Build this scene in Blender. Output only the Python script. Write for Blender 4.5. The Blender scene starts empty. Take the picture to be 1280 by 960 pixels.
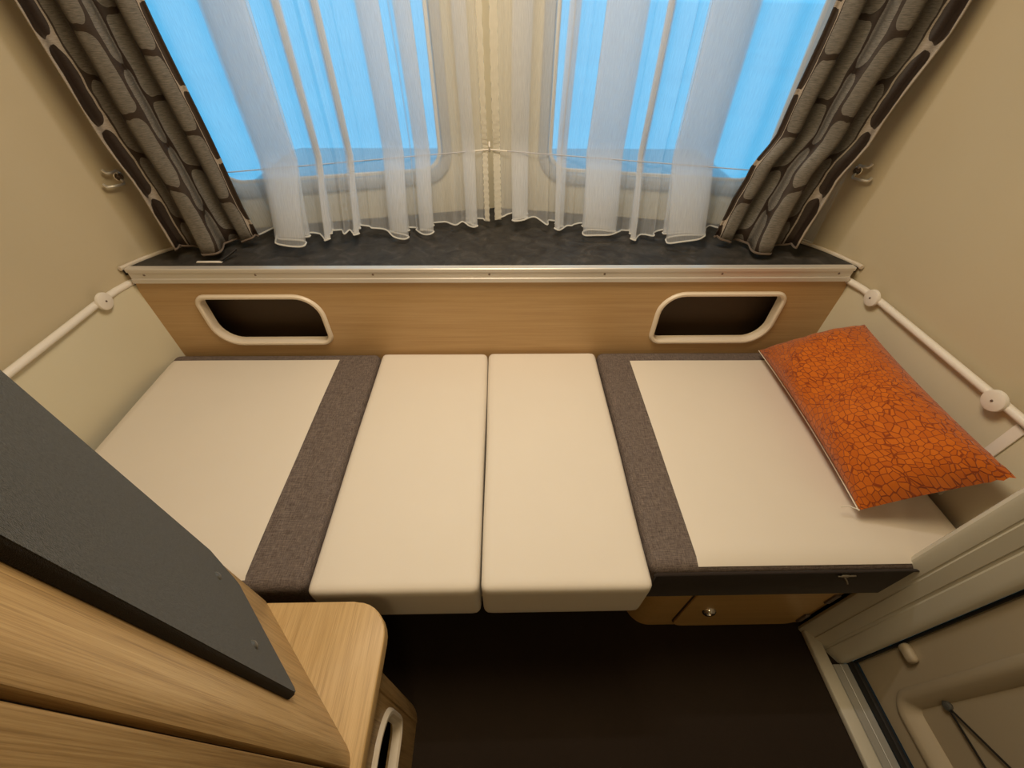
import bpy, bmesh, math, random
from mathutils import Vector, Matrix
random.seed(7)
PI = math.pi
scn = bpy.context.scene
COL = scn.collection

# ------------------------------------------------------------------ camera
F = 511.3
cam_d = bpy.data.cameras.new('camera'); cam = bpy.data.objects.new('camera', cam_d); COL.objects.link(cam)
def cam_axes(p, r, y):
    f = Vector((math.sin(y)*math.cos(p), math.cos(y)*math.cos(p), -math.sin(p)))
    rt = Vector((math.cos(y), -math.sin(y), 0)); up = rt.cross(f)
    c, s = math.cos(r), math.sin(r)
    return c*rt + s*up, -s*rt + c*up, f
RT, UP, FW = cam_axes(math.radians(44.115), math.radians(.559), math.radians(1.399))
cam.matrix_world = Matrix(((RT.x, UP.x, -FW.x, 0), (RT.y, UP.y, -FW.y, 0), (RT.z, UP.z, -FW.z, 1.30), (0, 0, 0, 1)))
cam_d.sensor_width = 36; cam_d.sensor_fit = 'HORIZONTAL'; cam_d.lens = F/1280*36
cam_d.clip_start = .01
scn.camera = cam

# ------------------------------------------------------------------ world, exposure
w = bpy.data.worlds.new('world'); scn.world = w; w.use_nodes = True
bg = w.node_tree.nodes['Background']
bg.inputs[0].default_value = (.11, .57, .92, 1); bg.inputs[1].default_value = 1.55
vs = scn.view_settings
vs.view_transform = 'Standard'; vs.look = 'None'; vs.exposure = 0.0; vs.gamma = 1; vs.use_curve_mapping = False

# room lamps: (x, y, watts, colour, radius)
LAMPS = [(.0, .58, 9.8, (1, .80, .525), .24), (.12, -.85, 2.0, (1, .76, .44), .16)]
LED = (4.4, (1, .91, .86))

# ------------------------------------------------------------------ helpers
def tag(o, label, cat, group=None, kind=None):
    o['label'] = label
    if cat: o['category'] = cat
    if group: o['group'] = group
    if kind: o['kind'] = kind
    return o
def empty(name, loc, label, cat, group=None, kind=None):
    o = bpy.data.objects.new(name, None); COL.objects.link(o); o.location = loc; o.empty_display_size = .05
    return tag(o, label, cat, group, kind)
def link(name, me, mat, parent=None, smooth=True, angle=None):
    o = bpy.data.objects.new(name, me); COL.objects.link(o)
    if mat: me.materials.append(mat)
    if parent:
        o.parent = parent; o.matrix_parent_inverse = Matrix.Identity(4)
        org = Vector(parent.location)
        if parent.parent: org += Vector(parent.parent.location)
        if org.length > 0 and not o.get('rel'):
            me.transform(Matrix.Translation(-org))
    if smooth:
        for p in me.polygons: p.use_smooth = True
        me.set_sharp_from_angle(angle=math.radians(angle if angle else 35))
    return o
def from_bm(name, bm, mat, parent=None, smooth=True, angle=None):
    bmesh.ops.recalc_face_normals(bm, faces=bm.faces[:])
    me = bpy.data.meshes.new(name); bm.to_mesh(me); bm.free()
    return link(name, me, mat, parent, smooth, angle)
def from_py(name, vs_, fs, mat, parent=None, smooth=True, uv=None, angle=None):
    me = bpy.data.meshes.new(name); me.from_pydata([tuple(v) for v in vs_], [], fs)
    if uv:
        l = me.uv_layers.new(name='UVMap')
        for lp in me.loops: l.data[lp.index].uv = uv[lp.vertex_index]
    return link(name, me, mat, parent, smooth, angle)
def box_bm(bm, x0, x1, y0, y1, z0, z1, bev=0, seg=2):
    r = bmesh.ops.create_cube(bm, size=1)
    for v in r['verts']:
        v.co = Vector(((x0+x1)/2 + v.co.x*(x1-x0), (y0+y1)/2 + v.co.y*(y1-y0), (z0+z1)/2 + v.co.z*(z1-z0)))
    if bev:
        es = list({e for v in r['verts'] for e in v.link_edges})
        bmesh.ops.bevel(bm, geom=es, offset=bev, segments=seg, affect='EDGES', profile=.5)
def box(name, x0, x1, y0, y1, z0, z1, mat, parent=None, bev=.002, seg=2):
    bm = bmesh.new(); box_bm(bm, x0, x1, y0, y1, z0, z1, bev, seg); return from_bm(name, bm, mat, parent)
def prism(name, pts, z0, z1, mat, parent=None, bev=0, angle=35):
    """plan polygon pts[(x,y)] extruded from z0 to z1"""
    bm = bmesh.new()
    vs_ = [bm.verts.new((x, y, z0)) for x, y in pts]; f = bm.faces.new(vs_)
    r = bmesh.ops.extrude_face_region(bm, geom=[f])
    for v in [g for g in r['geom'] if isinstance(g, bmesh.types.BMVert)]: v.co.z = z1
    if bev:
        es = [e for e in bm.edges if abs(e.verts[0].co.z-e.verts[1].co.z) < 1e-6 and e.verts[0].co.z > (z0+z1)/2]
        bmesh.ops.bevel(bm, geom=es, offset=bev, segments=3, affect='EDGES', profile=.5)
    return from_bm(name, bm, mat, parent, angle=angle)
def rrect(x0, x1, z0, z1, r, n=8):
    """rounded rectangle outline; r = radii (TL, TR, BR, BL)"""
    P = []
    for (cx, cz, a0, rr) in ((x0+r[3], z0+r[3], PI, r[3]), (x1-r[2], z0+r[2], 1.5*PI, r[2]), (x1-r[1], z1-r[1], 0, r[1]), (x0+r[0], z1-r[0], .5*PI, r[0])):
        for k in range(n+1):
            a = a0 + k/n*PI/2; P.append((cx+rr*math.cos(a), cz+rr*math.sin(a)))
    return P
def plate(name, outer, holes, fmap, depth, mat, parent=None, angle=35):
    """plate with holes in local (a,b); fmap(a,b,d)->world point"""
    bm = bmesh.new(); es = []
    loops = [outer] + holes
    vl = []
    for L in loops:
        v = [bm.verts.new((a, b, 0)) for a, b in L]; vl.append(v)
        es += [bm.edges.new((v[i], v[(i+1) % len(v)])) for i in range(len(v))]
    bmesh.ops.triangle_fill(bm, use_beauty=True, use_dissolve=False, edges=es)
    r = bmesh.ops.extrude_face_region(bm, geom=bm.faces[:])
    for v in [g for g in r['geom'] if isinstance(g, bmesh.types.BMVert)]: v.co.z = depth
    for v in bm.verts: v.co = Vector(fmap(v.co.x, v.co.y, v.co.z))
    return from_bm(name, bm, mat, parent, angle=angle)
def ring(name, loops, mat, parent=None, close=True, angle=40):
    """skin a list of equally long closed point loops (3D)"""
    n = len(loops[0]); V = [p for L in loops for p in L]; Fc = []
    m = len(loops)
    for i in range(m if close else m-1):
        for k in range(n):
            a, b = i*n+k, i*n+(k+1) % n; c, d = ((i+1) % m)*n+(k+1) % n, ((i+1) % m)*n+k
            Fc.append((a, b, c, d))
    bm = bmesh.new(); bv = [bm.verts.new(p) for p in V]
    for f in Fc: bm.faces.new([bv[i] for i in f])
    return from_bm(name, bm, mat, parent, angle=angle)
def tube_bm(bm, pts, r, n=8, caps=True):
    pts = [Vector(p) for p in pts]; rings = []
    up = Vector((0, 0, 1))
    for i, p in enumerate(pts):
        t = (pts[min(i+1, len(pts)-1)] - pts[max(i-1, 0)]).normalized()
        u = t.cross(up)
        if u.length < 1e-3: u = t.cross(Vector((1, 0, 0)))
        u.normalize(); v = t.cross(u)
        rr = r[i] if isinstance(r, (list, tuple)) else r
        rings.append([bm.verts.new(p + rr*(u*math.cos(2*PI*k/n) + v*math.sin(2*PI*k/n))) for k in range(n)])
    for a, b in zip(rings, rings[1:]):
        for k in range(n): bm.faces.new((a[k], a[(k+1) % n], b[(k+1) % n], b[k]))
    if caps: bm.faces.new(rings[0]); bm.faces.new(rings[-1])
def tube(name, pts, r, mat, parent=None, n=8):
    bm = bmesh.new(); tube_bm(bm, pts, r, n); return from_bm(name, bm, mat, parent, angle=60)
def lathe(name, prof, origin, axis, mat, parent=None, n=24):
    """prof [(radius, along axis)]"""
    ax = Vector(axis).normalized(); u = ax.orthogonal().normalized(); v = ax.cross(u); o = Vector(origin)
    bm = bmesh.new(); rings = []
    for r, h in prof:
        if r < 1e-6: rings.append([bm.verts.new(o+ax*h)])
        else: rings.append([bm.verts.new(o+ax*h+r*(u*math.cos(2*PI*k/n)+v*math.sin(2*PI*k/n))) for k in range(n)])
    for a, b in zip(rings, rings[1:]):
        for k in range(n):
            if len(a) == 1 and len(b) == 1: continue
            if len(a) == 1: bm.faces.new((a[0], b[(k+1) % n], b[k]))
            elif len(b) == 1: bm.faces.new((a[k], a[(k+1) % n], b[0]))
            else: bm.faces.new((a[k], a[(k+1) % n], b[(k+1) % n], b[k]))
    return from_bm(name, bm, mat, parent, angle=40)
def soft_box(name, x0, x1, y0, y1, z0, z1, r, mat, parent=None, step=.025, disp=None):
    """upholstered block: rounded box on a fine grid with an optional displacement"""
    nx, ny, nz = [max(4, int(d/step)) for d in (x1-x0, y1-y0, z1-z0)]
    idx = {}; V = []; Fc = []
    def co(i, n, a, b):   # denser towards the ends
        t = i/n; t = t - .09*math.sin(2*PI*t)
        return a + (b-a)*t
    def vid(i, j, k):
        if (i, j, k) in idx: return idx[i, j, k]
        p = Vector((co(i, nx, x0, x1), co(j, ny, y0, y1), co(k, nz, z0, z1)))
        q = Vector((min(max(p.x, x0+r), x1-r), min(max(p.y, y0+r), y1-r), min(max(p.z, z0+r), z1-r)))
        d = p - q
        if d.length > 1e-9: p = q + d.normalized()*r
        if disp: p = p + disp(p)
        idx[i, j, k] = len(V); V.append(p); return idx[i, j, k]
    def quad(a, b, c, d, flip):
        q = [vid(*a), vid(*b), vid(*c), vid(*d)]
        Fc.append(q[::-1] if flip else q)
    for i in range(nx):
        for j in range(ny):
            for k, fl in ((0, True), (nz, False)): quad((i, j, k), (i+1, j, k), (i+1, j+1, k), (i, j+1, k), fl)
    for i in range(nx):
        for k in range(nz):
            for j, fl in ((0, False), (ny, True)): quad((i, j, k), (i+1, j, k), (i+1, j, k+1), (i, j, k+1), fl)
    for j in range(ny):
        for k in range(nz):
            for i, fl in ((0, True), (nx, False)): quad((i, j, k), (i, j+1, k), (i, j+1, k+1), (i, j, k+1), fl)
    return from_py(name, V, Fc, mat, parent, angle=80)
def crom(P, n=10):
    """Catmull-Rom through 2D/3D points"""
    P = [Vector(p) for p in P]; out = []
    for i in range(len(P)-1):
        p0, p1, p2, p3 = P[max(i-1, 0)], P[i], P[i+1], P[min(i+2, len(P)-1)]
        for k in range(n):
            t = k/n
            out.append(.5*((2*p1) + (p2-p0)*t + (2*p0-5*p1+4*p2-p3)*t*t + (3*p1-p0-3*p2+p3)*t**3))
    out.append(P[-1]); return out

# ------------------------------------------------------------------ materials
def mat(name, rgb, rough=.6, metal=0, spec=.5):
    m = bpy.data.materials.new(name); m.use_nodes = True
    b = m.node_tree.nodes['Principled BSDF']
    b.inputs['Base Color'].default_value = (*rgb, 1); b.inputs['Roughness'].default_value = rough
    b.inputs['Metallic'].default_value = metal; b.inputs['Specular IOR Level'].default_value = spec
    return m
def N(m, t, **kw):
    n = m.node_tree.nodes.new(t)
    for k, v in kw.items(): setattr(n, k, v)
    return n
def L(m, a, b): m.node_tree.links.new(a, b)
def bsdf(m): return m.node_tree.nodes['Principled BSDF']
def coords(m, scale=(1, 1, 1), rot=(0, 0, 0), kind='Object'):
    tc = N(m, 'ShaderNodeTexCoord'); mp = N(m, 'ShaderNodeMapping')
    mp.inputs['Scale'].default_value = scale; mp.inputs['Rotation'].default_value = rot
    L(m, tc.outputs[kind], mp.inputs[0]); return mp.outputs[0]
def noise(m, vec, scale, detail=4, rough=.55, dist=0):
    n = N(m, 'ShaderNodeTexNoise'); n.inputs['Scale'].default_value = scale; n.inputs['Detail'].default_value = detail
    n.inputs['Roughness'].default_value = rough; n.inputs['Distortion'].default_value = dist
    L(m, vec, n.inputs['Vector']); return n.outputs['Fac']
def ramp(m, fac, stops):
    r = N(m, 'ShaderNodeValToRGB'); e = r.color_ramp.elements
    while len(e) < len(stops): e.new(.5)
    for x, (p, c) in zip(e, stops): x.position = p; x.color = (*c, 1)
    L(m, fac, r.inputs[0]); return r.outputs[0]
def bump(m, h, strength, dist=.002):
    b = N(m, 'ShaderNodeBump'); b.inputs['Strength'].default_value = strength; b.inputs['Distance'].default_value = dist
    L(m, h, b.inputs['Height']); L(m, b.outputs[0], bsdf(m).inputs['Normal']); return b
def math_n(m, op, a, b=None, c=None):
    n = N(m, 'ShaderNodeMath', operation=op)
    for i, v in enumerate((a, b, c)):
        if v is None: continue
        if isinstance(v, (int, float)): n.inputs[i].default_value = v
        else: L(m, v, n.inputs[i])
    return n.outputs[0]
def mixc(m, fac, a, b):
    n = N(m, 'ShaderNodeMix', data_type='RGBA')
    for i, v in ((0, fac), (6, a), (7, b)):
        if isinstance(v, tuple): n.inputs[i].default_value = (*v, 1)
        elif isinstance(v, (int, float)): n.inputs[i].default_value = v
        else: L(m, v, n.inputs[i])
    return n.outputs[2]

def m_wall(name, c):
    m = mat(name, c, .55, 0, .35); v = coords(m)
    n = noise(m, v, 260, 3); n2 = noise(m, v, 3, 2)
    L(m, ramp(m, n2, [(.3, tuple(x*.96 for x in c)), (.7, c)]), bsdf(m).inputs['Base Color'])
    bump(m, n, .12, .001); return m
def m_wood(name, c0, c1, c2, along='x', k=1.0, rough=.42):
    m = mat(name, c1, rough, 0, .4)
    sc = {'x': (.5, 16, 16), 'y': (16, .5, 16), 'z': (16, 16, .5)}[along]
    v = coords(m, tuple(s*k for s in sc))
    n1 = noise(m, v, 3.2, 6, .7, .12)
    v2 = coords(m, tuple(s*k*(6 if s > 5 else 2.2) for s in sc)); n2 = noise(m, v2, 4, 4, .6)
    mx = math_n(m, 'ADD', math_n(m, 'MULTIPLY', n1, .55), math_n(m, 'MULTIPLY', n2, .45))
    L(m, ramp(m, mx, [(.34, c0), (.5, c1), (.66, c2)]), bsdf(m).inputs['Base Color'])
    bump(m, n2, .12, .0008); return m
def m_fabric(name, c, var=.06, bs=.25, scale=900, rough=.95):
    m = mat(name, c, rough, 0, .15); v = coords(m)
    n = noise(m, v, scale, 2); n2 = noise(m, v, 6, 3)
    a = mixc(m, n2, tuple(x*(1-var) for x in c), c)
    L(m, a, bsdf(m).inputs['Base Color']); bump(m, n, bs, .001)
    bsdf(m).inputs['Sheen Weight'].default_value = .12
    return m
def m_melange(name, c0, c1, sc=(60, 900, 300)):
    m = mat(name, c0, .95, 0, .15)
    n1 = noise(m, coords(m, sc), 1, 3, .7); n2 = noise(m, coords(m, (sc[1], sc[0], sc[2])), 1, 3, .7)
    f = math_n(m, 'MULTIPLY', math_n(m, 'ADD', n1, n2), .5)
    L(m, ramp(m, f, [(.36, c0), (.62, c1)]), bsdf(m).inputs['Base Color']); bump(m, f, .5, .0015); return m

M = {}
M['wall'] = m_wall('cream wall lining', (.56, .48, .325))
M['liner'] = m_wall('pale lower wall lining', (.70, .65, .48))
M['ceiling'] = m_wall('cream ceiling', (.72, .66, .54))
M['post'] = m_wall('pale window post lining', (.70, .63, .45))
M['white'] = mat('white plastic', (.82, .77, .68), .38)
M['ivory'] = mat('ivory plastic', (.78, .68, .54), .4)
M['jamb'] = m_wall('grey-white door post', (.62, .585, .48))
M['beech'] = m_wood('light beech veneer', (.45, .28, .125), (.52, .34, .16), (.58, .39, .195), 'x', .9)
M['oak'] = m_wood('oak veneer vertical', (.22, .13, .05), (.43, .275, .115), (.56, .385, .18), 'z', 2.2)
M['oak_top'] = m_wood('oak veneer top', (.36, .23, .09), (.53, .35, .15), (.63, .435, .21), 'y', 2.6)
M['beech_seat'] = m_wood('beech seat box', (.50, .30, .10), (.58, .36, .13), (.64, .41, .16), 'x', .8, .3)
M['edge'] = m_wood('oak edging', (.56, .34, .14), (.64, .40, .18), (.70, .46, .22), 'x', .8)
M['dark'] = mat('recess shade and dark joint', (.075, .048, .026), .7)  # dark brown puts the shade behind openings into colour; also fills door joints
M['black'] = mat('black rubber', (.012, .010, .009), .6)
M['cream'] = m_fabric('cream upholstery', (.77, .705, .60), .05, .18)
M['grey'] = m_melange('grey-brown melange upholstery', (.060, .046, .040), (.23, .185, .16))
M['side'] = m_fabric('charcoal side fabric', (.035, .026, .022), .2, .5, 500)
M['felt'] = m_fabric('charcoal felt', (.040, .040, .036), .45, 1.0, 900)
for mm in (M['felt'],):
    nn = noise(mm, coords(mm), 420, 3, .8)
    L(mm, ramp(mm, nn, [(.3, (.014, .014, .013)), (.7, (.062, .062, .056))]), bsdf(mm).inputs['Base Color'])
M['felt_edge'] = m_fabric('brown-black felt edging', (.030, .024, .018), .35, .8, 1500)
M['rivet'] = mat('dark rivet', (.10, .10, .09), .35, .3)
M['alu'] = mat('satin aluminium', (.70, .66, .60), .42, .45)
M['chrome'] = mat('chrome', (.75, .72, .68), .15, 1)
M['hookmetal'] = mat('bright nickel', (.80, .78, .72), .28, .55)
M['screw'] = mat('dull screw', (.22, .17, .14), .4, .6)
M['seal'] = mat('seal strip', (.70, .62, .50), .4)
m = mat('anthracite shelf laminate', (.05, .05, .05), .62, 0, .25); v = coords(m)
L(m, ramp(m, noise(m, v, 22, 6, .6, .8), [(.3, (.020, .018, .016)), (.55, (.042, .038, .033)), (.75, (.075, .068, .060))]), bsdf(m).inputs['Base Color'])
bump(m, noise(m, v, 60, 4), .25, .001); M['shelf'] = m
m = m_fabric('dark brown carpet', (.030, .020, .013), .3, 1.0, 700); M['carpet'] = m
M['door'] = m_wall('beige door moulding', (.42, .35, .24))
M['sill'] = mat('grey sill', (.40, .39, .35), .5, .2)
M['zip'] = mat('zip', (.40, .36, .30), .35, .9)

# orange pillow with a cracked cell print
m = mat('orange cell fabric', (.60, .16, .015), .8, 0, .25); v = coords(m, (1, 1, 1), kind='UV')
nz = N(m, 'ShaderNodeTexNoise'); nz.inputs['Scale'].default_value = 7; nz.inputs['Detail'].default_value = 0; L(m, v, nz.inputs['Vector'])
mx = N(m, 'ShaderNodeMix', data_type='VECTOR'); mx.inputs[0].default_value = .05
L(m, v, mx.inputs[4]); L(m, nz.outputs['Color'], mx.inputs[5])
vo = N(m, 'ShaderNodeTexVoronoi', feature='DISTANCE_TO_EDGE'); vo.inputs['Randomness'].default_value = .68; vo.inputs['Scale'].default_value = 80; L(m, mx.outputs[1], vo.inputs['Vector'])
vc = N(m, 'ShaderNodeTexVoronoi'); vc.inputs['Randomness'].default_value = .68; vc.inputs['Scale'].default_value = 80; L(m, mx.outputs[1], vc.inputs['Vector'])
sep = N(m, 'ShaderNodeSeparateColor'); L(m, vc.outputs['Color'], sep.inputs[0])
cell = mixc(m, sep.outputs[0], (.50, .108, .004), (.60, .145, .006))
lines = ramp(m, vo.outputs['Distance'], [(.02, (0, 0, 0)), (.075, (1, 1, 1))])
L(m, mixc(m, lines, (.26, .044, .003), cell), bsdf(m).inputs['Base Color'])
bump(m, lines, .55, .002); bsdf(m).inputs['Sheen Weight'].default_value = .2
M['orange'] = m
M['orange_back'] = m_fabric('pale pillow back', (.66, .55, .42), .08, .3)

# drape: columns of long rounded cells, outlines inverted on every second column
m = mat('brown and taupe cell drape', (.1, .08, .06), .6, 0, .4); tc = N(m, 'ShaderNodeTexCoord')
sp = N(m, 'ShaderNodeSeparateXYZ'); L(m, tc.outputs['UV'], sp.inputs[0])
U, Vv = sp.outputs[0], sp.outputs[1]
CW, CH = .086, .152
wob = N(m, 'ShaderNodeTexNoise'); wob.inputs['Scale'].default_value = 14; wob.inputs['Detail'].default_value = 2; L(m, tc.outputs['UV'], wob.inputs['Vector'])
wv = math_n(m, 'MULTIPLY', math_n(m, 'SUBTRACT', wob.outputs['Fac'], .5), .02)
uu = math_n(m, 'DIVIDE', math_n(m, 'ADD', U, wv), CW); col = math_n(m, 'FLOOR', uu); fu = math_n(m, 'FRACT', uu)
par = math_n(m, 'MULTIPLY', math_n(m, 'GREATER_THAN', col, .5), math_n(m, 'LESS_THAN', col, 5.5))
vv = math_n(m, 'ADD', math_n(m, 'DIVIDE', math_n(m, 'ADD', Vv, wv), CH), math_n(m, 'MULTIPLY', col, .43)); fv = math_n(m, 'FRACT', vv)
# rounded rectangle distance inside one cell (metres)
du = math_n(m, 'MULTIPLY', math_n(m, 'ABSOLUTE', math_n(m, 'SUBTRACT', fu, .5)), CW)
dv = math_n(m, 'MULTIPLY', math_n(m, 'ABSOLUTE', math_n(m, 'SUBTRACT', fv, .5)), CH)
RR = .027
qx = math_n(m, 'MAXIMUM', math_n(m, 'SUBTRACT', du, CW/2-RR), 0.0); qy = math_n(m, 'MAXIMUM', math_n(m, 'SUBTRACT', dv, CH/2-RR), 0.0)
dd = math_n(m, 'SQRT', math_n(m, 'ADD', math_n(m, 'MULTIPLY', qx, qx), math_n(m, 'MULTIPLY', qy, qy)))
inside = math_n(m, 'LESS_THAN', dd, RR-.0055)
thr = noise(m, coords(m, (40, 700, 1), kind='UV'), 1, 3, .7)
taupe = ramp(m, thr, [(.3, (.072, .066, .055)), (.7, (.215, .195, .165))])
pale = ramp(m, thr, [(.3, (.24, .20, .155)), (.7, (.42, .36, .29))])
dark = ramp(m, thr, [(.3, (.020, .012, .008)), (.7, (.040, .026, .017))])
cA = mixc(m, inside, dark, taupe); cB = mixc(m, inside, pale, dark)
L(m, mixc(m, par, cB, cA), bsdf(m).inputs['Base Color'])
bump(m, thr, .3, .001); bsdf(m).inputs['Roughness'].default_value = .48
M['drape'] = m

# sheer: woven voile lets part of the light straight through and scatters the rest
def m_sheer(name, opac, c):
    m = bpy.data.materials.new(name); m.use_nodes = True; nt = m.node_tree
    nt.nodes.remove(bsdf(m)); out = nt.nodes['Material Output']
    tr = N(m, 'ShaderNodeBsdfTransparent'); tr.inputs[0].default_value = (.97, .98, 1, 1)
    df = N(m, 'ShaderNodeBsdfDiffuse'); df.inputs[0].default_value = (*c, 1)
    tl = N(m, 'ShaderNodeBsdfTranslucent'); tl.inputs[0].default_value = (*c, 1)
    a = N(m, 'ShaderNodeMixShader'); a.inputs[0].default_value = .5; L(m, df.outputs[0], a.inputs[1]); L(m, tl.outputs[0], a.inputs[2])
    wv = noise(m, coords(m, (500, 30, 1), kind='UV'), 1, 3, .6)
    fac = math_n(m, 'ADD', math_n(m, 'MULTIPLY', math_n(m, 'SUBTRACT', wv, .5), .18), opac)
    b = N(m, 'ShaderNodeMixShader'); L(m, fac, b.inputs[0]); L(m, tr.outputs[0], b.inputs[1]); L(m, a.outputs[0], b.inputs[2])
    L(m, b.outputs[0], out.inputs[0]); return m
M['sheer'] = m_sheer('white voile', .345, (.90, .91, .91))
M['hem'] = m_sheer('folded voile hem', .92, (.90, .88, .82))
M['ribbon'] = m_sheer('gathered voile ribbon', .85, (.86, .82, .70))
m = bpy.data.materials.new('window acrylic'); m.use_nodes = True; m.node_tree.nodes.remove(bsdf(m))
tr = N(m, 'ShaderNodeBsdfTransparent'); tr.inputs[0].default_value = (.93, .97, 1, 1)
gl = N(m, 'ShaderNodeBsdfGlossy'); gl.inputs['Roughness'].default_value = .03
fr = N(m, 'ShaderNodeFresnel'); fr.inputs[0].default_value = 1.4
mx = N(m, 'ShaderNodeMixShader'); L(m, fr.outputs[0], mx.inputs[0]); L(m, tr.outputs[0], mx.inputs[1]); L(m, gl.outputs[0], mx.inputs[2])
L(m, mx.outputs[0], m.node_tree.nodes['Material Output'].inputs[0]); M['glass'] = m
m = bpy.data.materials.new('clear cord'); m.use_nodes = True
bsdf(m).inputs['Base Color'].default_value = (.55, .55, .6, 1); bsdf(m).inputs['Roughness'].default_value = .2; M['cord'] = m
m = mat('pale yard paving', (.70, .74, .76), .5); v = coords(m)
L(m, ramp(m, noise(m, v, .35, 2, .5), [(.3, (.68, .72, .74)), (.7, (.80, .82, .82))]), bsdf(m).inputs['Base Color']); M['yard'] = m
def m_emit(name, c, s):
    m = bpy.data.materials.new(name); m.use_nodes = True; b = bsdf(m)
    b.inputs['Base Color'].default_value = (.8, .8, .75, 1); b.inputs['Emission Color'].default_value = (*c, 1); b.inputs['Emission Strength'].default_value = s
    return m

M['frame'] = mat('grey window frame', (.42, .42, .40), .5)

# ------------------------------------------------------------------ the shell
XC = -.025
WP = [(1.032, .70), (1.028, .88), (1.014, .98), (.992, 1.04), (.958, 1.105), (.912, 1.162), (.865, 1.22), (.83, 1.27)]   # plan of the rounded front corner, relative to XC
FRONT_C = (0, 1.44); FRONT_E = (.83, 1.27)
def sk(x, y): return (XC+x, y + (.016*x if y > .9 else 0))
def wall_curve(s):
    c = [sk(s*x, y) for x, y in WP]
    return [tuple(v) for v in crom(c, 6)]
CEIL = 1.95; BACK = -1.7
def strip_wall(name, pts, z0, z1, th, side, mt):
    """vertical sheet along plan points with thickness th to the outside (side=+1: left normal)"""
    P = [Vector((p[0], p[1])) for p in pts]; out = []
    for i, p in enumerate(P):
        t = (P[min(i+1, len(P)-1)] - P[max(i-1, 0)]).normalized(); n = Vector((-t.y, t.x))*side
        out.append(p + n*th)
    poly = [tuple(p) for p in P] + [tuple(p) for p in out[::-1]]
    o = prism(name, poly, z0, z1, mt, angle=50); o['kind'] = 'structure'; return o
lc = wall_curve(-1); rc = wall_curve(1)
strip_wall('wall_left', [(lc[0][0], BACK)] + lc[:12], 0, CEIL, .03, 1, M['wall'])
strip_wall('wall_corner_left', lc[11:], 0, CEIL, .03, 1, M['wall'])
strip_wall('wall_right', [(rc[0][0], .30)] + rc[:12], 0, CEIL, .03, -1, M['wall'])
strip_wall('wall_corner_right', rc[11:], 0, CEIL, .03, -1, M['wall'])
strip_wall('wall_right', [(rc[0][0], BACK), (rc[0][0], -.44)], 0, CEIL, .03, -1, M['wall'])
o = box('wall_right', 1.007, 1.037, -.44, .30, 1.82, CEIL, M['wall'], None, 0); o['kind'] = 'structure'
o = box('wall_back', -1.06, 1.04, BACK-.03, BACK, 0, CEIL, M['wall'], None, 0); o['kind'] = 'structure'
o = box('floor', -1.057, 1.037, BACK, 1.44, -.04, 0, M['carpet'], None, 0); o['kind'] = 'structure'
o = box('ceiling', -1.09, 1.07, BACK-.03, 1.52, CEIL, CEIL+.03, M['ceiling'], None, 0); o['kind'] = 'structure'

# front wall: two flat halves that meet in the middle, each with a rounded window
def half(s):
    A = Vector((*sk(0, FRONT_C[1]), 0)); B = Vector((*sk(s*FRONT_E[0], FRONT_E[1]), 0))
    e = (B-A); ln = e.length; e.normalize(); n = Vector((-e.y, e.x, 0))
    if n.y < 0: n = -n
    fm = lambda a, b, d: A + e*a + Vector((0, 0, b)) + n*d
    return fm, ln
WZ0, WZ1, WA0 = .862, 1.74, .152
for s, nm in ((-1, 'left'), (1, 'right')):
    fm, ln = half(s); wa1 = ln-.02
    hole = rrect(WA0, wa1, WZ0, WZ1, (.08,)*4, 8)
    o = plate('wall_front', [(0, 0), (ln, 0), (ln, CEIL), (0, CEIL)], [hole], fm, .03, M['post']); o['kind'] = 'structure'
    W = bpy.data.objects.new('window_1' if s < 0 else 'window_2', None); COL.objects.link(W); W['kind'] = 'structure'
    W.location = fm((WA0+wa1)/2, WZ0, 0)
    def lp(g, d, r=.08): return [fm(a, b, d) for a, b in rrect(WA0+g, wa1-g, WZ0+g, WZ1-g, (max(r-g, .01),)*4, 8)]
    ring('window_frame', [lp(-.016, -.001), lp(-.014, -.008), lp(.0, -.011), lp(.012, -.008), lp(.014, .03), lp(.0, .031)], M['frame'], W)
    pane = rrect(WA0+.012, wa1-.012, WZ0+.012, WZ1-.012, (.068,)*4, 8)
    plate('pane', pane, [], lambda a, b, d: fm(a, b, .016+d), .004, M['glass'], W)
    ring('inner_bead', [lp(.015, .012), lp(.024, .010), lp(.026, .015), lp(.015, .0155)], M['white'], W)

# pale lower wall lining below the rails
for s, c in ((-1, lc), (1, rc)):
    y0 = -.9 if s < 0 else .335
    base = [(c[0][0], y0)] + [p for p in c if p[1] < 1.03]
    P = [Vector(p) for p in base]
    poly = [tuple(p) for p in P] + [(p.x - s*.008, p.y) for p in P[::-1]]
    o = prism('wall_liner_left' if s < 0 else 'wall_liner_right', poly, .30, .705, M['liner'], angle=50); o['kind'] = 'structure'

# yard outside the windows
o = box('ground_outside', -60, 60, 1.6, 110, -.55, -.5, M['yard'], None, 0); o['kind'] = 'structure'

M['hood'] = mat('pale outer hood', (.34, .36, .38), .35)
bm = bmesh.new(); box_bm(bm, -.95, .90, 1.54, 2.05, -.1, .80, .08, 5)
o = from_bm('outer_hood', bm, M['hood']); o['kind'] = 'structure'

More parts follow.
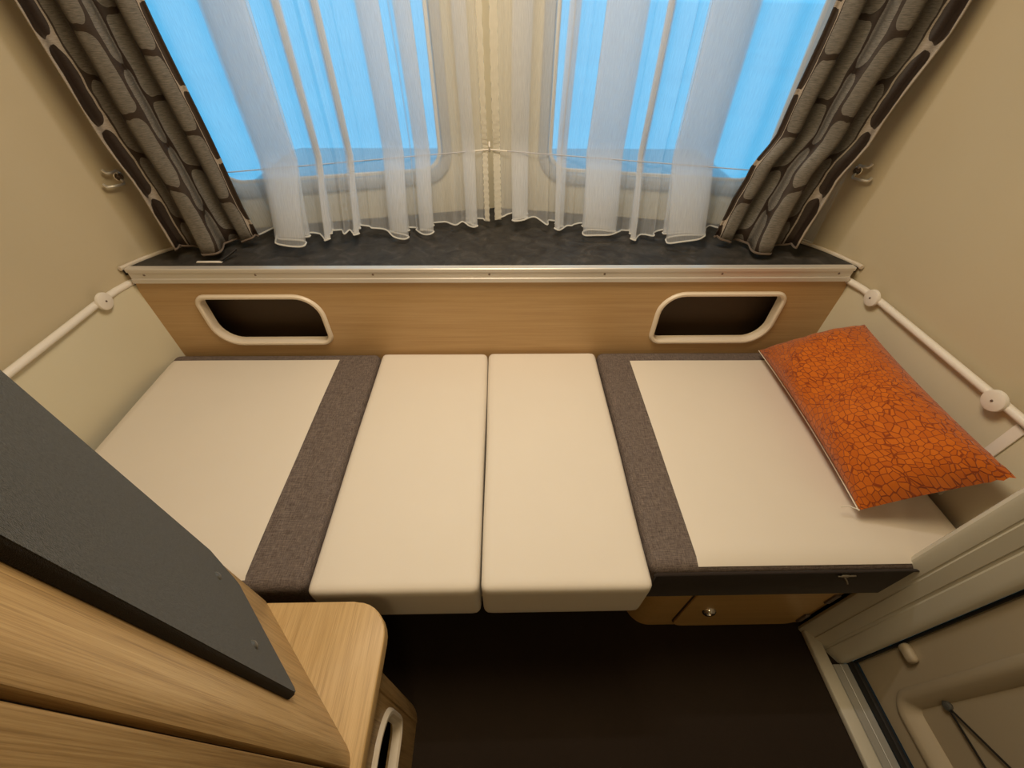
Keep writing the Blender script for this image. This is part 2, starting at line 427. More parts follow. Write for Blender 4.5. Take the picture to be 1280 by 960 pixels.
# ------------------------------------------------------------------ window shelf with aluminium edge
SH = .755
S = empty('window_shelf', (XC, 1.05, SH), 'anthracite window shelf with aluminium front edge below the white sheers', 'shelf')
lw = [p for p in lc if p[1] > 1.012]; rw = [p for p in rc if p[1] > 1.012]
poly = [(-1.0, 1.022)] + lw + [sk(0, FRONT_C[1]-.002)] + rw[::-1] + [(.958, 1.022)]
def inset(p): return (XC + (p[0]-XC)*.994, p[1]-.004)
poly = [poly[0]] + [inset(p) for p in poly[1:-1]] + [poly[-1]]
prism('shelf_top', poly, SH-.018, SH, M['shelf'], S)
prof = [(1.022, SH-.001), (1.022, SH+.003), (1.006, SH+.003), (1.004, SH+.001), (1.004, SH-.007), (1.0075, SH-.0085), (1.0075, SH-.026), (1.004, SH-.0275), (1.004, SH-.039), (1.0075, SH-.041), (1.013, SH-.041), (1.013, SH-.001)]
def extr_x(name, prof, x0, x1, mt, parent=None, x0s=None):
    bm = bmesh.new(); a = [bm.verts.new((x0, y, z)) for y, z in prof]; f = bm.faces.new(a)
    r = bmesh.ops.extrude_face_region(bm, geom=[f])
    for v in [g for g in r['geom'] if isinstance(g, bmesh.types.BMVert)]: v.co.x = x1
    return from_bm(name, bm, mt, parent, smooth=False)
es = extr_x('edge_strip', prof, -1.004, .962, M['alu'], S)
for x in (-.965, -.67, -.355, -.04, .275, .60, .925):
    lathe('screw', [(0, .0018), (.0022, .0016), (.0032, 0)], (x, 1.0075, SH-.016), (0, -1, 0), M['screw'], es, 10)
for s, c in ((-1, lw), (1, rw)):
    P = [Vector((*inset(p), SH+.003)) for p in c if .845 < abs(p[0]-XC)]
    P = [Vector((P[0].x, 1.006, SH+.003))] + P
    tube('wall_seal', P, .0055, M['seal'], S, 6)

# ------------------------------------------------------------------ beech front panel with two oval openings
PY = 1.013
Pn = empty('storage_bulkhead', (XC, PY, .3), 'light beech panel with two openings between window shelf and bed', 'panel')
HL = (-.880, -.524, .497, .676); HR = (.449, .823, .494, .680)
box('storage_shade_sheet', -.985, .94, 1.085, 1.09, .05, SH-.03, M['dark'], Pn, 0)  # added dark sheet, stands in for the shade inside the storage space
rL = (.038, .075, .038, .075); rR = (.075, .038, .075, .038)
ins = lambda H, r, g: rrect(H[0]+g, H[1]-g, H[2]+g, H[3]-g, tuple(max(q-g, .008) for q in r), 8)
edge = [(-1.052, .03), (1.004, .03), (1.002, .45), (.990, .60), (.966, SH-.02), (-1.004, SH-.02), (-1.030, .60), (-1.05, .45)]
plate('panel_board', edge, [ins(HL, rL, .008), ins(HR, rR, .008)], lambda a, b, d: (a, PY+d, b), .015, M['beech'], Pn)
def opening(H, r, fmap, parent, deep=.018):
    lp = lambda g, d: [fmap(a, b, d) for a, b in ins(H, r, g)]
    return ring('opening_frame', [lp(.0, -.0005), lp(.001, -.005), lp(.005, -.0085), (lp(.010, -.0085)), lp(.014, -.005), lp(.016, deep), lp(.010, deep), lp(.009, 0)], M['ivory'], parent)
for H, r in ((HL, rL), (HR, rR)): opening(H, r, lambda a, b, d: (a, PY+d, b), Pn)

# ------------------------------------------------------------------ wall rails
def rail(s):
    x = (-1.043 if s < 0 else .993); z = .713
    Rl = empty('wall_rail', (x, .7, z), 'white rail with one round cap along left wall' if s < 0 else 'white rail with two round caps along wall above orange pillow', 'rail')
    y1 = 1.0
    ys = [(1.03, .022*-s), (.97, .006*-s), (.90, 0), (.4, 0), (-.1 if s < 0 else .345, 0)]
    tube('rail_tube', [(x - s*.004 + (dx if False else -abs(dx)*s), y, z) for y, dx in ys], .0088, M['white'], Rl, 12)
    for y in ((.922, .30) if s < 0 else (.924, .547)):
        c = lathe('cap', [(0, .0115), (.018, .0115), (.0215, .010), (.0225, .007), (.0225, .003), (0, .003)], (x - s*.008, y, z), (-s, 0, 0), M['white'], Rl, 28)
        lathe('screw', [(0, .0012), (.002, .001), (.003, -.001)], (x - s*.0200, y, z), (-s, 0, 0), M['screw'], c, 10)
rail(-1); rail(1)
tag(box('cover_strip', .9935, .998, .478, .5, .47, .697, M['white']), 'short white vertical strip below rail beside orange pillow', 'strip')

# ------------------------------------------------------------------ seat boxes and table board
def seat_box(x0, x1, s, label):
    T = empty('seat_box', ((x0+x1)/2, .6, 0), label, 'seat box', None)
    r = .06; y0, y1 = .352, 1.005
    arc = [(r - r*math.sin(a), r - r*math.cos(a)) for a in [k/8*PI/2 for k in range(9)]]   # rounded inner front corner
    if s > 0: poly = [(x1, y1), (x1, y0)] + [(x0+ax, y0+ay) for ax, ay in arc] + [(x0, y1)]
    else: poly = [(x0, y1), (x0, y0)] + [(x1-ax, y0+ay) for ax, ay in arc] + [(x1, y1)]
    prism('body', poly, 0, .312, M['beech_seat'], T)
    a, b = (.462, .812) if s > 0 else (-.86, -.51)
    bm = bmesh.new()
    out = rrect(a, b, .012, .272, (.035,)*4, 6)
    D = plate('door', out, [], lambda p, q, d: (p, y0-.003-d, q), .004, M['beech_seat'], T)
    ring('gap', [[(p, y0-.0012, q) for p, q in rrect(a-.003, b+.003, .009, .275, (.037,)*4, 6)], [(p, y0-.0012, q) for p, q in rrect(a+.002, b-.002, .014, .27, (.034,)*4, 6)],
                 [(p, y0+.001, q) for p, q in rrect(a+.002, b-.002, .014, .27, (.034,)*4, 6)], [(p, y0+.001, q) for p, q in rrect(a-.003, b+.003, .009, .275, (.037,)*4, 6)]], M['dark'], T)
    lx = .528 if s > 0 else -.56
    k = lathe('lock', [(0, .003), (.006, .004), (.008, .009), (.012, .010), (.0165, .006), (.018, 0)], (lx, y0-.007, .135), (0, -1, 0), M['chrome'], D, 24)
    hx = b-.004 if s > 0 else a+.004
    for hz in (.07, .215): box('hinge', hx-.006, hx+.008, y0-.012, y0-.003, hz-.028, hz+.028, M['screw'], D, .002)
    return T
seat_box(.345, .838, 1, 'light beech seat box with chrome-locked door below right grey-edged mattress')
seat_box(-1.043, -.43, -1, 'beech seat box below left mattress behind the small oak top')
tb = empty('table_board', (-.05, .65, .29), 'lowered board carrying the two cream middle cushions', 'table')
box('board', -.386, .288, .335, .995, .296, .323, M['beech_seat'], tb, .004)
for x in (-.428, .313): box('support_cleat', x, x+.03, .40, .95, .285, .2955, M['beech_seat'], tb, .002)
lathe('leg', [(0, 0), (.09, 0), (.09, .012), (.03, .02), (.03, .296), (0, .296)], (-.05, .68, 0.0005), (0, 0, 1), M['alu'], tb, 24)

# ------------------------------------------------------------------ cushions
def nz2(p, a, f, ph): return a*(math.sin(f*p.x+ph)*math.cos(f*.8*p.y+1.3*ph) + .5*math.sin(f*1.9*p.y+.7*ph))
def puff(x0, x1, y0, y1, z1, amp, ph):
    def d(p):
        u = (p.x-x0)/(x1-x0)*2-1; v = (p.y-y0)/(y1-y0)*2-1
        k = max(0, 1-u**4)*max(0, 1-v**4)
        up = (amp*k + nz2(p, .0009, 9, ph)) if p.z > z1-.03 else 0
        sx = nz2(p, .0011, 7, ph+2)*abs(u)**6
        return Vector((sx, 0, up))
    return d
ZC = .466
def side_cushion(s, x0, x1, y0, y1, cx0, cx1, cy0, cy1, label):
    T = empty('mattress', ((x0+x1)/2, (y0+y1)/2, .314), label, 'mattress')
    d = puff(x0, x1, y0, y1, ZC, .004, 1.2 if s < 0 else 4.1)
    soft_box('body', x0, x1, y0, y1, .314, ZC, .022, M['grey'], T, .0125, d)
    # cream top panel stitched on: a sheet that follows the body
    nx, ny = 30, 34; V = []; Fc = []
    rr = .022
    for j in range(ny+1):
        for i in range(nx+1):
            x = cx0 + (cx1-cx0)*i/nx; y = cy0 + (cy1-cy0)*j/ny
            z = ZC
            for e in (x-x0, x1-x, y-y0, y1-y):
                if e < rr: z -= rr - math.sqrt(max(rr*rr-(rr-e)**2, 0))
            p = Vector((x, y, ZC)); z += d(p).z
            ed = min(i, nx-i, j, ny-j)
            V.append((x, y, z + (.0042 if ed > 0 else .0022)))
    for j in range(ny):
        for i in range(nx):
            a = j*(nx+1)+i; Fc.append((a, a+1, a+nx+2, a+nx+1))
    o = from_py('top_panel', V, Fc, M['cream'], T, angle=80)
    o['label'] = 'cream top panel of the mattress'
    return T
side_cushion(-1, -1.034, -.391, .297, 1.008, -1.034, -.510, .303, .970, 'cream mattress with grey-brown right border on the left, no pillow on it')
mr = side_cushion(1, .293, .986, .322, 1.008, .388, .982, .329, .955, 'cream mattress with grey-brown border lying under the orange pillow')
box('front_band', .306, .975, .3195, .324, .325, .452, M['side'], mr, .002)
tube('piping', [(.30, .3195, .449), (.4, .319, .4525), (.6, .3185, .4535), (.8, .319, .4535), (.972, .3195, .452)], .003, M['side'], mr, 6)
zp = box('zip_slider', .684, .700, .312, .3195, .437, .446, M['zip'], mr, .002)
tube('zip_pull', [(.690, .3135, .440), (.700, .309, .428), (.706, .308, .418)], .0022, M['zip'], zp, 6)
tube('zip_bar', [(.676, .3135, .4425), (.712, .3135, .4445)], .0018, M['zip'], zp, 6)
def mid_cushion(x0, x1, seed, label):
    d0 = puff(x0, x1, .288, 1.005, ZC, .003, seed)
    T = empty('cushion', ((x0+x1)/2, .65, .325), label, 'cushion')
    soft_box('cover', x0, x1, .288, 1.007, .325, ZC, .016, M['cream'], T, .02, d0)
    zz = .395
    return T
mid_cushion(-.3875, -.0535, 2.2, 'cream middle cushion beside the left mattress border')
mid_cushion(-.0505, .2895, 5.5, 'cream middle cushion beside the right mattress border')

# ------------------------------------------------------------------ orange pillow leaning against the right wall
PA, PB, PC, PD = Vector((.786, .965, .502)), Vector((.950, .868, .668)), Vector((.953, .410, .650)), Vector((.752, .424, .508))
T = empty('pillow', (.85, .68, .47), 'orange cell-patterned pillow leaning against the right wall', 'pillow')
nrm = ((PD-PA).cross(PB-PA)).normalized()
if nrm.z < 0: nrm = -nrm
n1, n2 = 44, 28
def pil(i, j, side):
    u = i/n1*2-1; v = j/n2*2-1
    # sides drawn in between pointed corners
    uu = u*(1-.012*(1-v*v)*abs(u)**1.5); vv = v*(1-.06*(1-u*u)*abs(v)**1.5)
    s, t = (uu+1)/2, (vv+1)/2
    p = (PA*(1-s)+PD*s)*(1-t) + (PB*(1-s)+PC*s)*t
    k = (max(0, 1-u**4)**.62)*(max(0, 1-abs(v)**2.6)**.55)
    h = .088*k if side > 0 else .058*k
    wr = .006*math.sin(7*u+3*v)*k - .012*math.exp(-((u-.15)**2+(v-.1)**2)*14) + .0035*math.sin(17*v-6*u)*k*abs(u)**2
    cr = .006*math.exp(-((u-.93)**2+(v-.85)**2)*18)*math.sin(40*(u+v))
    return p + nrm*(side*h + wr + cr) - Vector((0, 0, .010*k))
for side, nm, mt in ((1, 'front_cover', M['orange']), (-1, 'back_cover', M['orange'])):
    V = []; Fc = []; uv = []
    for j in range(n2+1):
        for i in range(n1+1): V.append(pil(i, j, side)); uv.append((i/n1*.5, j/n2*.30))
    for j in range(n2):
        for i in range(n1):
            a = j*(n1+1)+i; q = (a, a+n1+1, a+n1+2, a+1); Fc.append(q if side > 0 else q[::-1])
    from_py(nm, V, Fc, mt, T, uv=uv, angle=80)
tube('piping', [pil(i, 0, 1) + Vector((-.0015, 0, -.002)) for i in range(0, n1+1)], .0013, M['ivory'], T, 6)
tube('loose_thread', [pil(n1, 0, 1), pil(n1, 0, 1)+Vector((-.012, .012, -.004)), pil(n1, 0, 1)+Vector((-.030, .012, -.006))], .0012, M['white'], T, 5)

# ------------------------------------------------------------------ sheers
def base_y(x):      # rail line of the sheers in plan
    a = abs(x-XC); K = [(0, 1.352), (.15, 1.322), (.3, 1.286), (.55, 1.219), (.66, 1.202), (.80, 1.198), (.88, 1.172), (.96, 1.10)]
    for (a0, y0), (a1, y1) in zip(K, K[1:]):
        if a <= a1: return y0 + (y1-y0)*(a-a0)/(a1-a0) + .016*(x-XC)
    return 1.10
def sheer(name, knots, label, grp):
    T = empty(name, (knots[0][0], 1.2, .78), label, 'curtain', grp)
    P = crom([(x, dy) for x, dy in knots], 9)
    zs = [1.80, 1.60, 1.40, 1.25, 1.15, 1.06, 1.0, .965, .94, .90, .86, .82, .783]
    V = []; Fc = []; uv = []; ln = 0; n = len(P); rows = []
    for r, z in enumerate(zs):
        row = []
        t = max(0, (.955-z)/.175)
        for i, p in enumerate(P):
            flare = .085*t**.8*max(0, min(1, 1-(abs(p.x-XC)-.60)/.05))
            amp = 1 + .9*t - .35*math.exp(-((z-.955)/.05)**2)
            x = p.x + .004*math.sin(4*z+9*p.x); y = base_y(p.x) + p.y*amp - flare
            zz = z if z > .80 else z + .008*math.sin(11*p.x+1) + .006*math.sin(27*p.x)
            row.append(Vector((x, y, zz)))
        rows.append(row); V += row
    for r in range(len(zs)):
        acc = 0
        for i in range(n):
            if i: acc += (P[i]-P[i-1]).length
            uv.append((acc, zs[r]))
    for r in range(len(zs)-1):
        for i in range(n-1):
            a = r*n+i; Fc.append((a, a+1, a+n+1, a+n))
    from_py('voile', V, Fc, M['sheer'], T, uv=uv, angle=80)
    tube('hem', rows[-1], .0024, M['hem'], T, 5)
    return T, rows
def zfold(a, b, dep=.030, g=.012):       # flat pleat: forward, back, forward again (three layers)
    return [(a-.012, .004), (a+.3*(b-a), -dep*.7), (b-.008, -dep), (b+.003, -dep*.75), (b-.012, -.010), (a+.014, -.004), (a-.001, .000), (a+.012, .004), (b-.014, .002), (b-.002, .006), (b-.014, .010), (a+.012, .012), (a-.003, .016), (a+.012, .021), (b-.01, .018), (b+.018, .012)]
def wave(a, b, n, amp):
    return [(a+(b-a)*k/n, amp*(-1 if k % 2 else 1)) for k in range(n+1)]
# mirror the right-hand pleats so that their leading edge faces the middle
def zfold_m(a, b, dep=.030):
    return [(2*((a+b)/2)-x, dy) for x, dy in zfold(a, b, dep)][::-1]
kl = wave(-.925, -.68, 6, .007) + zfold(-.642, -.548) + zfold(-.507, -.490, .018) + wave(-.465, -.452, 1, .008) + zfold(-.432, -.414, .018) + [(-.385, .006)] + zfold(-.338, -.285, .026) + zfold(-.255, -.214, .026) + wave(-.18, -.15, 1, .008) + zfold(-.118, -.085, .018) + [(-.06, .004), (-.045, 0)]
kr = [(-.028, 0), (0, .006)] + zfold_m(.030, .075, .018) + wave(.105, .135, 1, .008) + zfold_m(.160, .185, .018) + [(.212, .006)] + zfold_m(.240, .335) + zfold_m(.375, .392, .018) + [(.42, .006), (.44, .0)] + zfold_m(.465, .575) + wave(.61, .905, 7, .007)
TL, RL = sheer('sheer_curtain', kl, 'white sheer curtain hanging in front of the left window', 'sheer window curtains')
TR, RR_ = sheer('sheer_curtain', kr, 'white sheer curtain hanging in front of the right window', 'sheer window curtains')
def ribbon(rows, end, w, parent, sgn):
    V = []; Fc = []; uv = []
    col = [r[end] for r in rows]; col = crom(col, 8)
    for k, p in enumerate(col):
        g = .0025*math.sin(k*2.1)
        for q in (-.5, 0, .5):
            V.append(p + Vector((sgn*w*(q+.5)+g*q, -.006 + .003*math.sin(k*2.1+q*4), 0))); uv.append((q*w, p.z))
    for k in range(len(col)-1):
        for q in range(2):
            a = k*3+q; Fc.append((a, a+1, a+4, a+3))
    from_py('edge_ribbon', V, Fc, M['ribbon'], parent, uv=uv, angle=80)
ribbon(RL, -1, .014, TL, -1); ribbon(RR_, 0, .020, TR, 1)
# tensioned cord with its centre hook
ZCORD = .958
cp = [(-.80, 1.192, ZCORD-.018), (-.72, 1.180, ZCORD-.014), (-.04, 1.340, ZCORD), (.66, 1.186, ZCORD-.008), (.74, 1.196, ZCORD-.012)]
T = empty('stretch_cord', (-.04, 1.34, ZCORD), 'thin clear cord stretched across both sheers with a centre hook', 'cord')
tube('cord', cp, .0013, M['cord'], T, 6)
h = tube('hook', [(-.04, 1.345, ZCORD-.006), (-.04, 1.334, ZCORD), (-.04, 1.331, ZCORD+.010), (-.04, 1.336, ZCORD+.022)], .0028, M['white'], T, 8)
tube('cord_sleeve', [(-.092, 1.3265, ZCORD-.001), (-.04, 1.338, ZCORD+.001), (.012, 1.3285, ZCORD-.001)], .0022, M['white'], T, 6)

# ------------------------------------------------------------------ drapes
def drape(s, inner, outer, label, nf=2.25):
    """inner/outer: [(z, x, y)] edge positions from top to bottom"""
    T = empty('drape', (outer[-1][1], outer[-1][2], .78), label, 'curtain', 'patterned side drapes')
    nu, nzv = 72, 40; V = []; uv = []; Fc = []
    def at(E, z):
        for (z0, x0, y0), (z1, x1, y1) in zip(E, E[1:]):
            if z <= z0 and z >= z1:
                k = (z0-z)/(z0-z1); k = k*k*(3-2*k); return Vector((x0+(x1-x0)*k, y0+(y1-y0)*k, z))
        return Vector((E[-1][1], E[-1][2], z))
    ztop, zbot = inner[0][0], inner[-1][0]
    for j in range(nzv+1):
        z = ztop + (zbot-ztop)*j/nzv
        a, b = at(outer, z), at(inner, z); e = (b-a); el = e.length; e.normalize()
        n = Vector((e.y, -e.x, 0))
        if n.y > 0: n = -n
        lowt = max(0, (1.0-z)/.24)
        for i in range(nu+1):
            t = i/nu
            ph = 2*PI*(nf*t + .06*math.sin(5*t+1.5*z)) + .35
            env = min(1, 5*(1-t))
            amp = (.029 + .004*lowt)*env
            w1 = math.cos(ph); shp = (abs(w1)**.75)*(1 if w1 > 0 else -1)
            p = a + e*(el*(t + .030*math.sin(2*ph)*env)) + n*(amp*(shp-1) + .042*math.sin(PI*min(1, t*1.15))*min(1, lowt)**1.5 + .004*math.sin(3.1*ph+7*z)*lowt)
            p.z = z - .014*max(0, (.86-z)/.075)*math.sin(PI*t) + (0 if j < nzv else .004*math.sin(ph+.6))
            V.append(p); uv.append((.086*t/.17 if t < .17 else .086 + .43*(t-.17)/.75 if t < .92 else .516 + .086*(t-.92)/.12, z))
    w_ = nu+1
    for j in range(nzv):
        for i in range(nu):
            a = j*w_+i; Fc.append((a, a+1, a+w_+1, a+w_))
    o = from_py('drape_cloth', V, Fc, M['drape'], T, uv=uv, angle=80)
    md = o.modifiers.new('thick', 'SOLIDIFY'); md.thickness = .003; md.offset = 0
    hm = [V[nzv*w_+i] + Vector((0, 0, .002)) for i in range(nu+1)]
    tube('hem_fold', hm, .0034, M['drape_hem'], T, 5)
M['drape_hem'] = m_fabric('taupe hem', (.17, .13, .10), .2, .4)
drape(-1, [(1.80, -.742, 1.165), (1.28, -.735, 1.165), (.97, -.722, 1.165), (.87, -.715, 1.155), (.785, -.697, 1.140)],
      [(1.80, -.905, 1.045), (1.28, -.903, 1.045), (1.06, -.902, 1.045), (.93, -.884, 1.045), (.785, -.884, 1.045)],
      'brown and taupe cell-patterned drape left of the sheers')
drape(1, [(1.80, .705, 1.165), (1.28, .702, 1.165), (1.05, .690, 1.165), (.95, .650, 1.160), (.87, .628, 1.150), (.785, .606, 1.130)],
      [(1.80, .905, 1.050), (1.28, .902, 1.050), (1.06, .858, 1.050), (.95, .824, 1.050), (.785, .812, 1.050)],
      'brown and taupe cell-patterned drape right of the sheers')
# curtain track high above
T = empty('curtain_track', (XC, 1.2, 1.8), 'white curtain track above the windows', 'track')
tube('track_bar', [(x, base_y(x)-.02, 1.815) for x in [-.93+k*.0775 for k in range(25)]], .008, M['white'], T, 8)
for x in (-.9, -.45, 0, .45, .88): box('track_bracket', x-.01, x+.01, base_y(x)-.025, base_y(x)+.02, 1.823, CEIL, M['white'], T, .001)

# tie-back hooks on the rounded corners
def tie_hook(s):
    x, y, z = (-.962, 1.113, .954) if s < 0 else (.920, 1.132, .965)
    nv = Vector((-s*.78, -.62, 0)); tv = Vector((-s*-.62, -.78, 0)) if False else Vector((s*.62, -.78, 0))
    o = Vector((x, y, z))
    T = empty('tie_hook', o, 'small chrome tie-back hook beside the %s drape' % ('left' if s < 0 else 'right'), 'hook', 'tie-back hooks')
    bm = bmesh.new()
    lathe('base_plate', [(0, .004), (.009, .004), (.011, .002), (.011, -.01)], o, nv, M['chrome'], T, 18)
    lathe('screw', [(0, .006), (.003, .0055), (.0042, .003)], o + Vector((0, 0, .002)), nv, M['screw'], T, 10)
    for dz, ln in ((.014, .022), (-.015, .036)):
        pts = [o + Vector((0, 0, dz*.4)), o + nv*.010 + Vector((0, 0, dz)), o + nv*.014 + tv*ln*.5 + Vector((0, 0, dz)), o + nv*.014 + tv*ln + Vector((0, 0, dz+.002)), o + nv*.013 + tv*(ln+.004) + Vector((0, 0, dz+.010))]
        tube('prong', crom(pts, 5), .0033, M['hookmetal'], T, 8)
tie_hook(-1); tie_hook(1)
# small blind clip on the shelf below the left drape
T = empty('shelf_clip', (-.80, 1.05, SH), 'flat white clip with black rod on shelf under left drape', 'clip')
box('clip_plate', -.836, -.768, 1.042, 1.050, SH+.0005, SH+.0035, M['white'], T, .0008)
tube('rod', [(-.77, 1.047, SH+.006), (-.752, 1.062, SH+.014), (-.735, 1.078, SH+.024)], .0035, M['black'], T, 8)

# ------------------------------------------------------------------ left foreground: low cupboard, oak top, tall wardrobe with felt board
SHZ = .50
T = empty('low_cupboard', (-.6, -.2, 0), 'oak low cupboard with oval opening under the small oak top', 'cupboard')
cx = -.222
r = .05
arc = [(cx-r+r*math.cos(a), .195-r+r*math.sin(a)) for a in [k/8*PI/2 for k in range(9)]]
prism('corner_post', [(cx-r-.12, .195)] + arc[::-1] + [(cx, .150), (cx-.02, .150), (cx-.02, .165), (cx-r-.12, .165)], 0, SHZ-.026, M['oak'], T)
prism('far_side', [(cx-r-.12, .195), (cx-r-.12, .18), (-1.045, .18), (-1.045, .195)], 0, SHZ-.026, M['oak'], T)
HO = (-.22, .135, .195, .385)
fm = lambda a, b, d: (cx-.001-d, a, b)
plate('side_panel', [(-.9, 0), (.148, 0), (.148, SHZ-.026), (-.9, SHZ-.026)], [ins(HO, rL, .008)], fm, .016, M['oak'], T)
opening(HO, rL, lambda a, b, d: (cx-.001-d, a, b), T, .010)
box('inner_back', cx-.30, cx-.28, -.5, .16, .02, SHZ-.03, M['dark'], T, 0)  # coloured dark to stand in for shade inside the cupboard
# oak top
top = [(-.452, .262), (-.275, .262)]
r2 = .062
top += [(-.209-r2+r2*math.sin(a), .262-r2+r2*math.cos(a)) for a in [k/8*PI/2 for k in range(9)]]
top += [(-.209, -.9), (-1.045, -.9), (-1.045, .262)]
tag(prism('cupboard_top', top, SHZ-.026, SHZ, M['oak_top'], None, .003), 'small oak top with rounded corner beside the felt board', 'shelf')
# wardrobe
W = empty('wardrobe', (-.7, -.3, SHZ), 'tall oak wardrobe with an angled corner at lower left', 'wardrobe')
n45 = Vector((.70711, .70711, 0)); e45 = Vector((.70711, -.70711, 0)); O45 = n45*-.12
def d45(a, d=0): p = O45 + e45*a + n45*d; return (p.x, p.y)
# diagonal corner panel: runs from the bed side to the aisle and rounds off towards the door
A0, A1 = -.495, -.213
q0 = Vector(d45(A1))
pl = [d45(A0+k/6*(A1-A0)) for k in range(7)] + [(q0.x+.006, q0.y-.008), (q0.x+.0095, q0.y-.016), (q0.x+.0105, q0.y-.024)]
inner = [(x-.016, y-.010) for x, y in pl[::-1]]
prism('corner_panel', pl + inner, SHZ+.0005, CEIL-.001, M['oak'], W, angle=50)
gx, gy = pl[-1]
box('groove', gx-.02, gx-.006, gy-.006, gy+.001, SHZ+.001, CEIL-.001, M['black'], W, 0)
box('wardrobe_door', gx-.020, gx+.001, -.62, gy-.005, SHZ+.012, CEIL-.02, M['oak'], W, .003)
bx = d45(A0)
box('far_side', -1.045, bx[0]-.001, bx[1]-.022, bx[1]-.003, SHZ+.0005, CEIL-.001, M['oak'], W, .001)
box('near_side', -1.045, gx-.003, -.645, -.625, SHZ+.0005, CEIL-.001, M['oak'], W, .001)
# felt board with two rivets
B = empty('felt_board', (*d45(-.25, .008), .70), 'dark charcoal felt board with two rivets fixed on the wardrobe corner', 'board')
TH = .0095
fb = lambda a, b, d: O45 + e45*a + n45*(TH-d) + Vector((0, 0, b))
out = [(-.241, .712), (-.241, 1.75), (-.453, 1.75), (-.453, .757), (-.424, .704), (-.419, .700), (-.250, .700), (-.243, .704)]
out = [(a*1.042, 1.3-(1.3-b)*1.042) for a, b in out]
cx0, cz0 = -.36, 1.2
def shrink(g): return [(a + (g if a < cx0 else -g), b + (g if b < cz0 else -g)) for a, b in out]
plate('felt_face', shrink(.0015), [], fb, .003, M['felt'], B)
ring('felt_edge', [[fb(a, b, .0008) for a, b in shrink(.0015)], [fb(a, b, .003) for a, b in out], [fb(a, b, TH-.0005) for a, b in out], [fb(a, b, TH-.0005) for a, b in shrink(.02)], [fb(a, b, .004) for a, b in shrink(.02)]], M['felt_edge'], B)
for a, b in ((-.406, .762), (-.300, .756), (-.406, 1.66), (-.300, 1.66)):
    lathe('rivet', [(0, .0032), (.003, .0028), (.0055, .0014), (.0065, -.001)], fb(a, b, 0), n45, M['rivet'], B, 18)

# ------------------------------------------------------------------ entrance door, its post and sill
JP = [(.830, .340), (.827, .334), (.829, .328), (.8445, .3115), (.8465, .312), (.849, .309), (.848, .3065), (.866, .288), (.869, .2885), (.873, .284), (.872, .281), (.885, .262), (.891, .253), (.899, .249), (.908, .249), (.912, .256), (1.006, .256), (1.006, .345), (.84, .345)]
o = prism('door_post', JP, 0.0, CEIL-.001, M['jamb'], None); o['kind'] = 'structure'; o.name = 'trim_1'
o = prism('trim_2', [(x, -.14-y) for x, y in JP], 0.0, CEIL-.001, M['jamb'], None); o['kind'] = 'structure'
box('trim_3', .828, 1.006, -.389, .249, 1.825, CEIL-.001, M['jamb'], None, .004)['kind'] = 'structure'
D = bpy.data.objects.new('door_1', None); COL.objects.link(D); D['kind'] = 'structure'; D.location = (.93, 0, .04)
DX = .922
fd = lambda a, b, d: (DX+d, a, b)
dy0, dy1, dz0, dz1 = -.382, .246, .035, 1.81
HP = (-.30, .168, .085, 1.02); rP = (.045,)*4
plate('door_leaf', [(dy0, dz0), (dy1, dz0), (dy1, dz1), (dy0, dz1)], [ins(HP, rP, .002)], fd, .045, M['door'], D)
lp = lambda g, d: [fd(a, b, d) for a, b in ins(HP, rP, g)]
ring('moulded_rim', [lp(-.006, -.0002), lp(-.001, -.005), lp(.008, -.006), lp(.016, -.001), lp(.030, .020), lp(.032, .026), lp(.0, .026), lp(-.004, .002)], M['door'], D, angle=70)
plate('recess_panel', ins(HP, rP, .028), [], lambda a, b, d: fd(a, b, .0245+d), .004, M['door'], D)
bm = bmesh.new(); box_bm(bm, DX-.018, DX+.002, .206, .2455, .205, .232, .009, 3)
from_bm('edge_tab', bm, M['door'], D)
box('rubber_seal', .908, .921, -.386, .2495, .012, .034, M['black'], D, .002)
tube('side_seal', [(.9165, .2475, .03), (.9165, .2475, 1.8)], .0035, M['black'], D, 6)
# elastic lacing of the door pocket
btn = [(.132, .205), (.158, .425), (-.27, .205), (-.27, .425), (.132, .64), (-.27, .64)]
E_ = empty('elastic_lacing', (DX, 0, .2), 'black crossed elastic cords with buttons on the beige door', 'cord')
XR = DX+.019
for a, b in btn[:6]:
    lathe('button', [(0, .012), (.004, .012), (.0085, .009), (.0095, .004), (.007, .002), (.005, -.006)], (XR+.004, a, b), (-1, 0, 0), M['rivet'], E_, 18)
for p, q in ((0, 2), (0, 3), (1, 2), (4, 3), (1, 5), (4, 5)):
    (a, b), (c, d) = btn[p], btn[q]
    tube('elastic', [(XR-.002-.0006*p, a+(c-a)*t, b+(d-b)*t) for t in (0, .33, .67, 1)], .0021, M['black'], E_, 6)
o = box('trim_4', .828, .862, -.389, .327, 0.0005, .020, M['jamb'], None, .004, 3); o['kind'] = 'structure'
o = extr = bpy.data.objects.new('trim_5', None); COL.objects.link(o); o['kind'] = 'structure'; o.location = (.885, 0, 0)
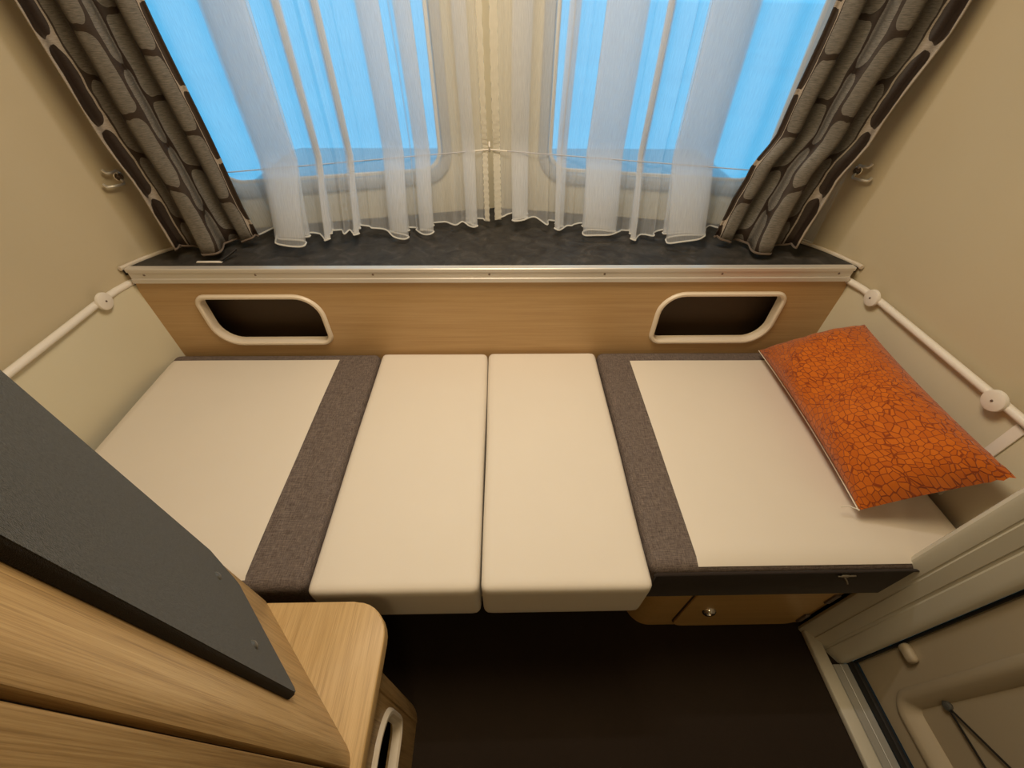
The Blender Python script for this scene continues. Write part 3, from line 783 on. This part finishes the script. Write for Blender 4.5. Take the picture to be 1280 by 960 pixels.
bm = bmesh.new()
pf = [(.863, .0005), (.863, .008), (.867, .008), (.869, .012), (.886, .012), (.8875, .0112), (.889, .012), (.907, .012), (.907, .0005)]
a = [bm.verts.new((x, -.386, z)) for x, z in pf]; f = bm.faces.new(a)
r_ = bmesh.ops.extrude_face_region(bm, geom=[f])
for v in [g for g in r_['geom'] if isinstance(g, bmesh.types.BMVert)]: v.co.y = .247
from_bm('sill_profile', bm, M['sill'], o, smooth=False)

# ------------------------------------------------------------------ lamps above the frame
def ceiling_lamp(x, y, watt, c, r, label):
    T = empty('ceiling_lamp', (x, y, CEIL), label, 'lamp')
    lathe('base', [(0, 0), (r+.02, 0), (r+.02, -.02), (r+.005, -.028)], (x, y, CEIL-.0005), (0, 0, 1), M['white'], T, 32)
    lathe('diffuser', [(r+.004, -.022), (r, -.034), (r*.6, -.046), (0, -.050)], (x, y, CEIL), (0, 0, 1), m_emit('lamp diffuser', c, 3.0), T, 32)
    ld = bpy.data.lights.new('lamp_light', 'AREA'); ld.shape = 'DISK'; ld.size = r*2; ld.energy = watt; ld.color = c
    lo = bpy.data.objects.new('lamp_light', ld); COL.objects.link(lo); lo.parent = T; lo.location = (0, 0, -.056)
for (x, y, wt, c, r), lb in zip(LAMPS, ('round ceiling lamp above the bed', 'round ceiling lamp behind above the aisle')):
    ceiling_lamp(x, y, wt, c, r, lb)
# slim light above the front windows
T = empty('front_light', (XC, .86, CEIL), 'slim white light below the ceiling in front of the windows', 'lamp')
box('housing', XC-.22, XC+.22, .84, .88, CEIL-.03, CEIL-.0005, M['white'], T, .004)
box('diffuser', XC-.21, XC+.21, .845, .875, CEIL-.036, CEIL-.030, m_emit('front light diffuser', LED[1], 2.0), T, .002)
ld = bpy.data.lights.new('front_light_area', 'AREA'); ld.shape = 'RECTANGLE'; ld.size = .42; ld.size_y = .03; ld.energy = LED[0]; ld.color = LED[1]
lo = bpy.data.objects.new('front_light_area', ld); COL.objects.link(lo); lo.parent = T; lo.location = (0, 0, -.040)
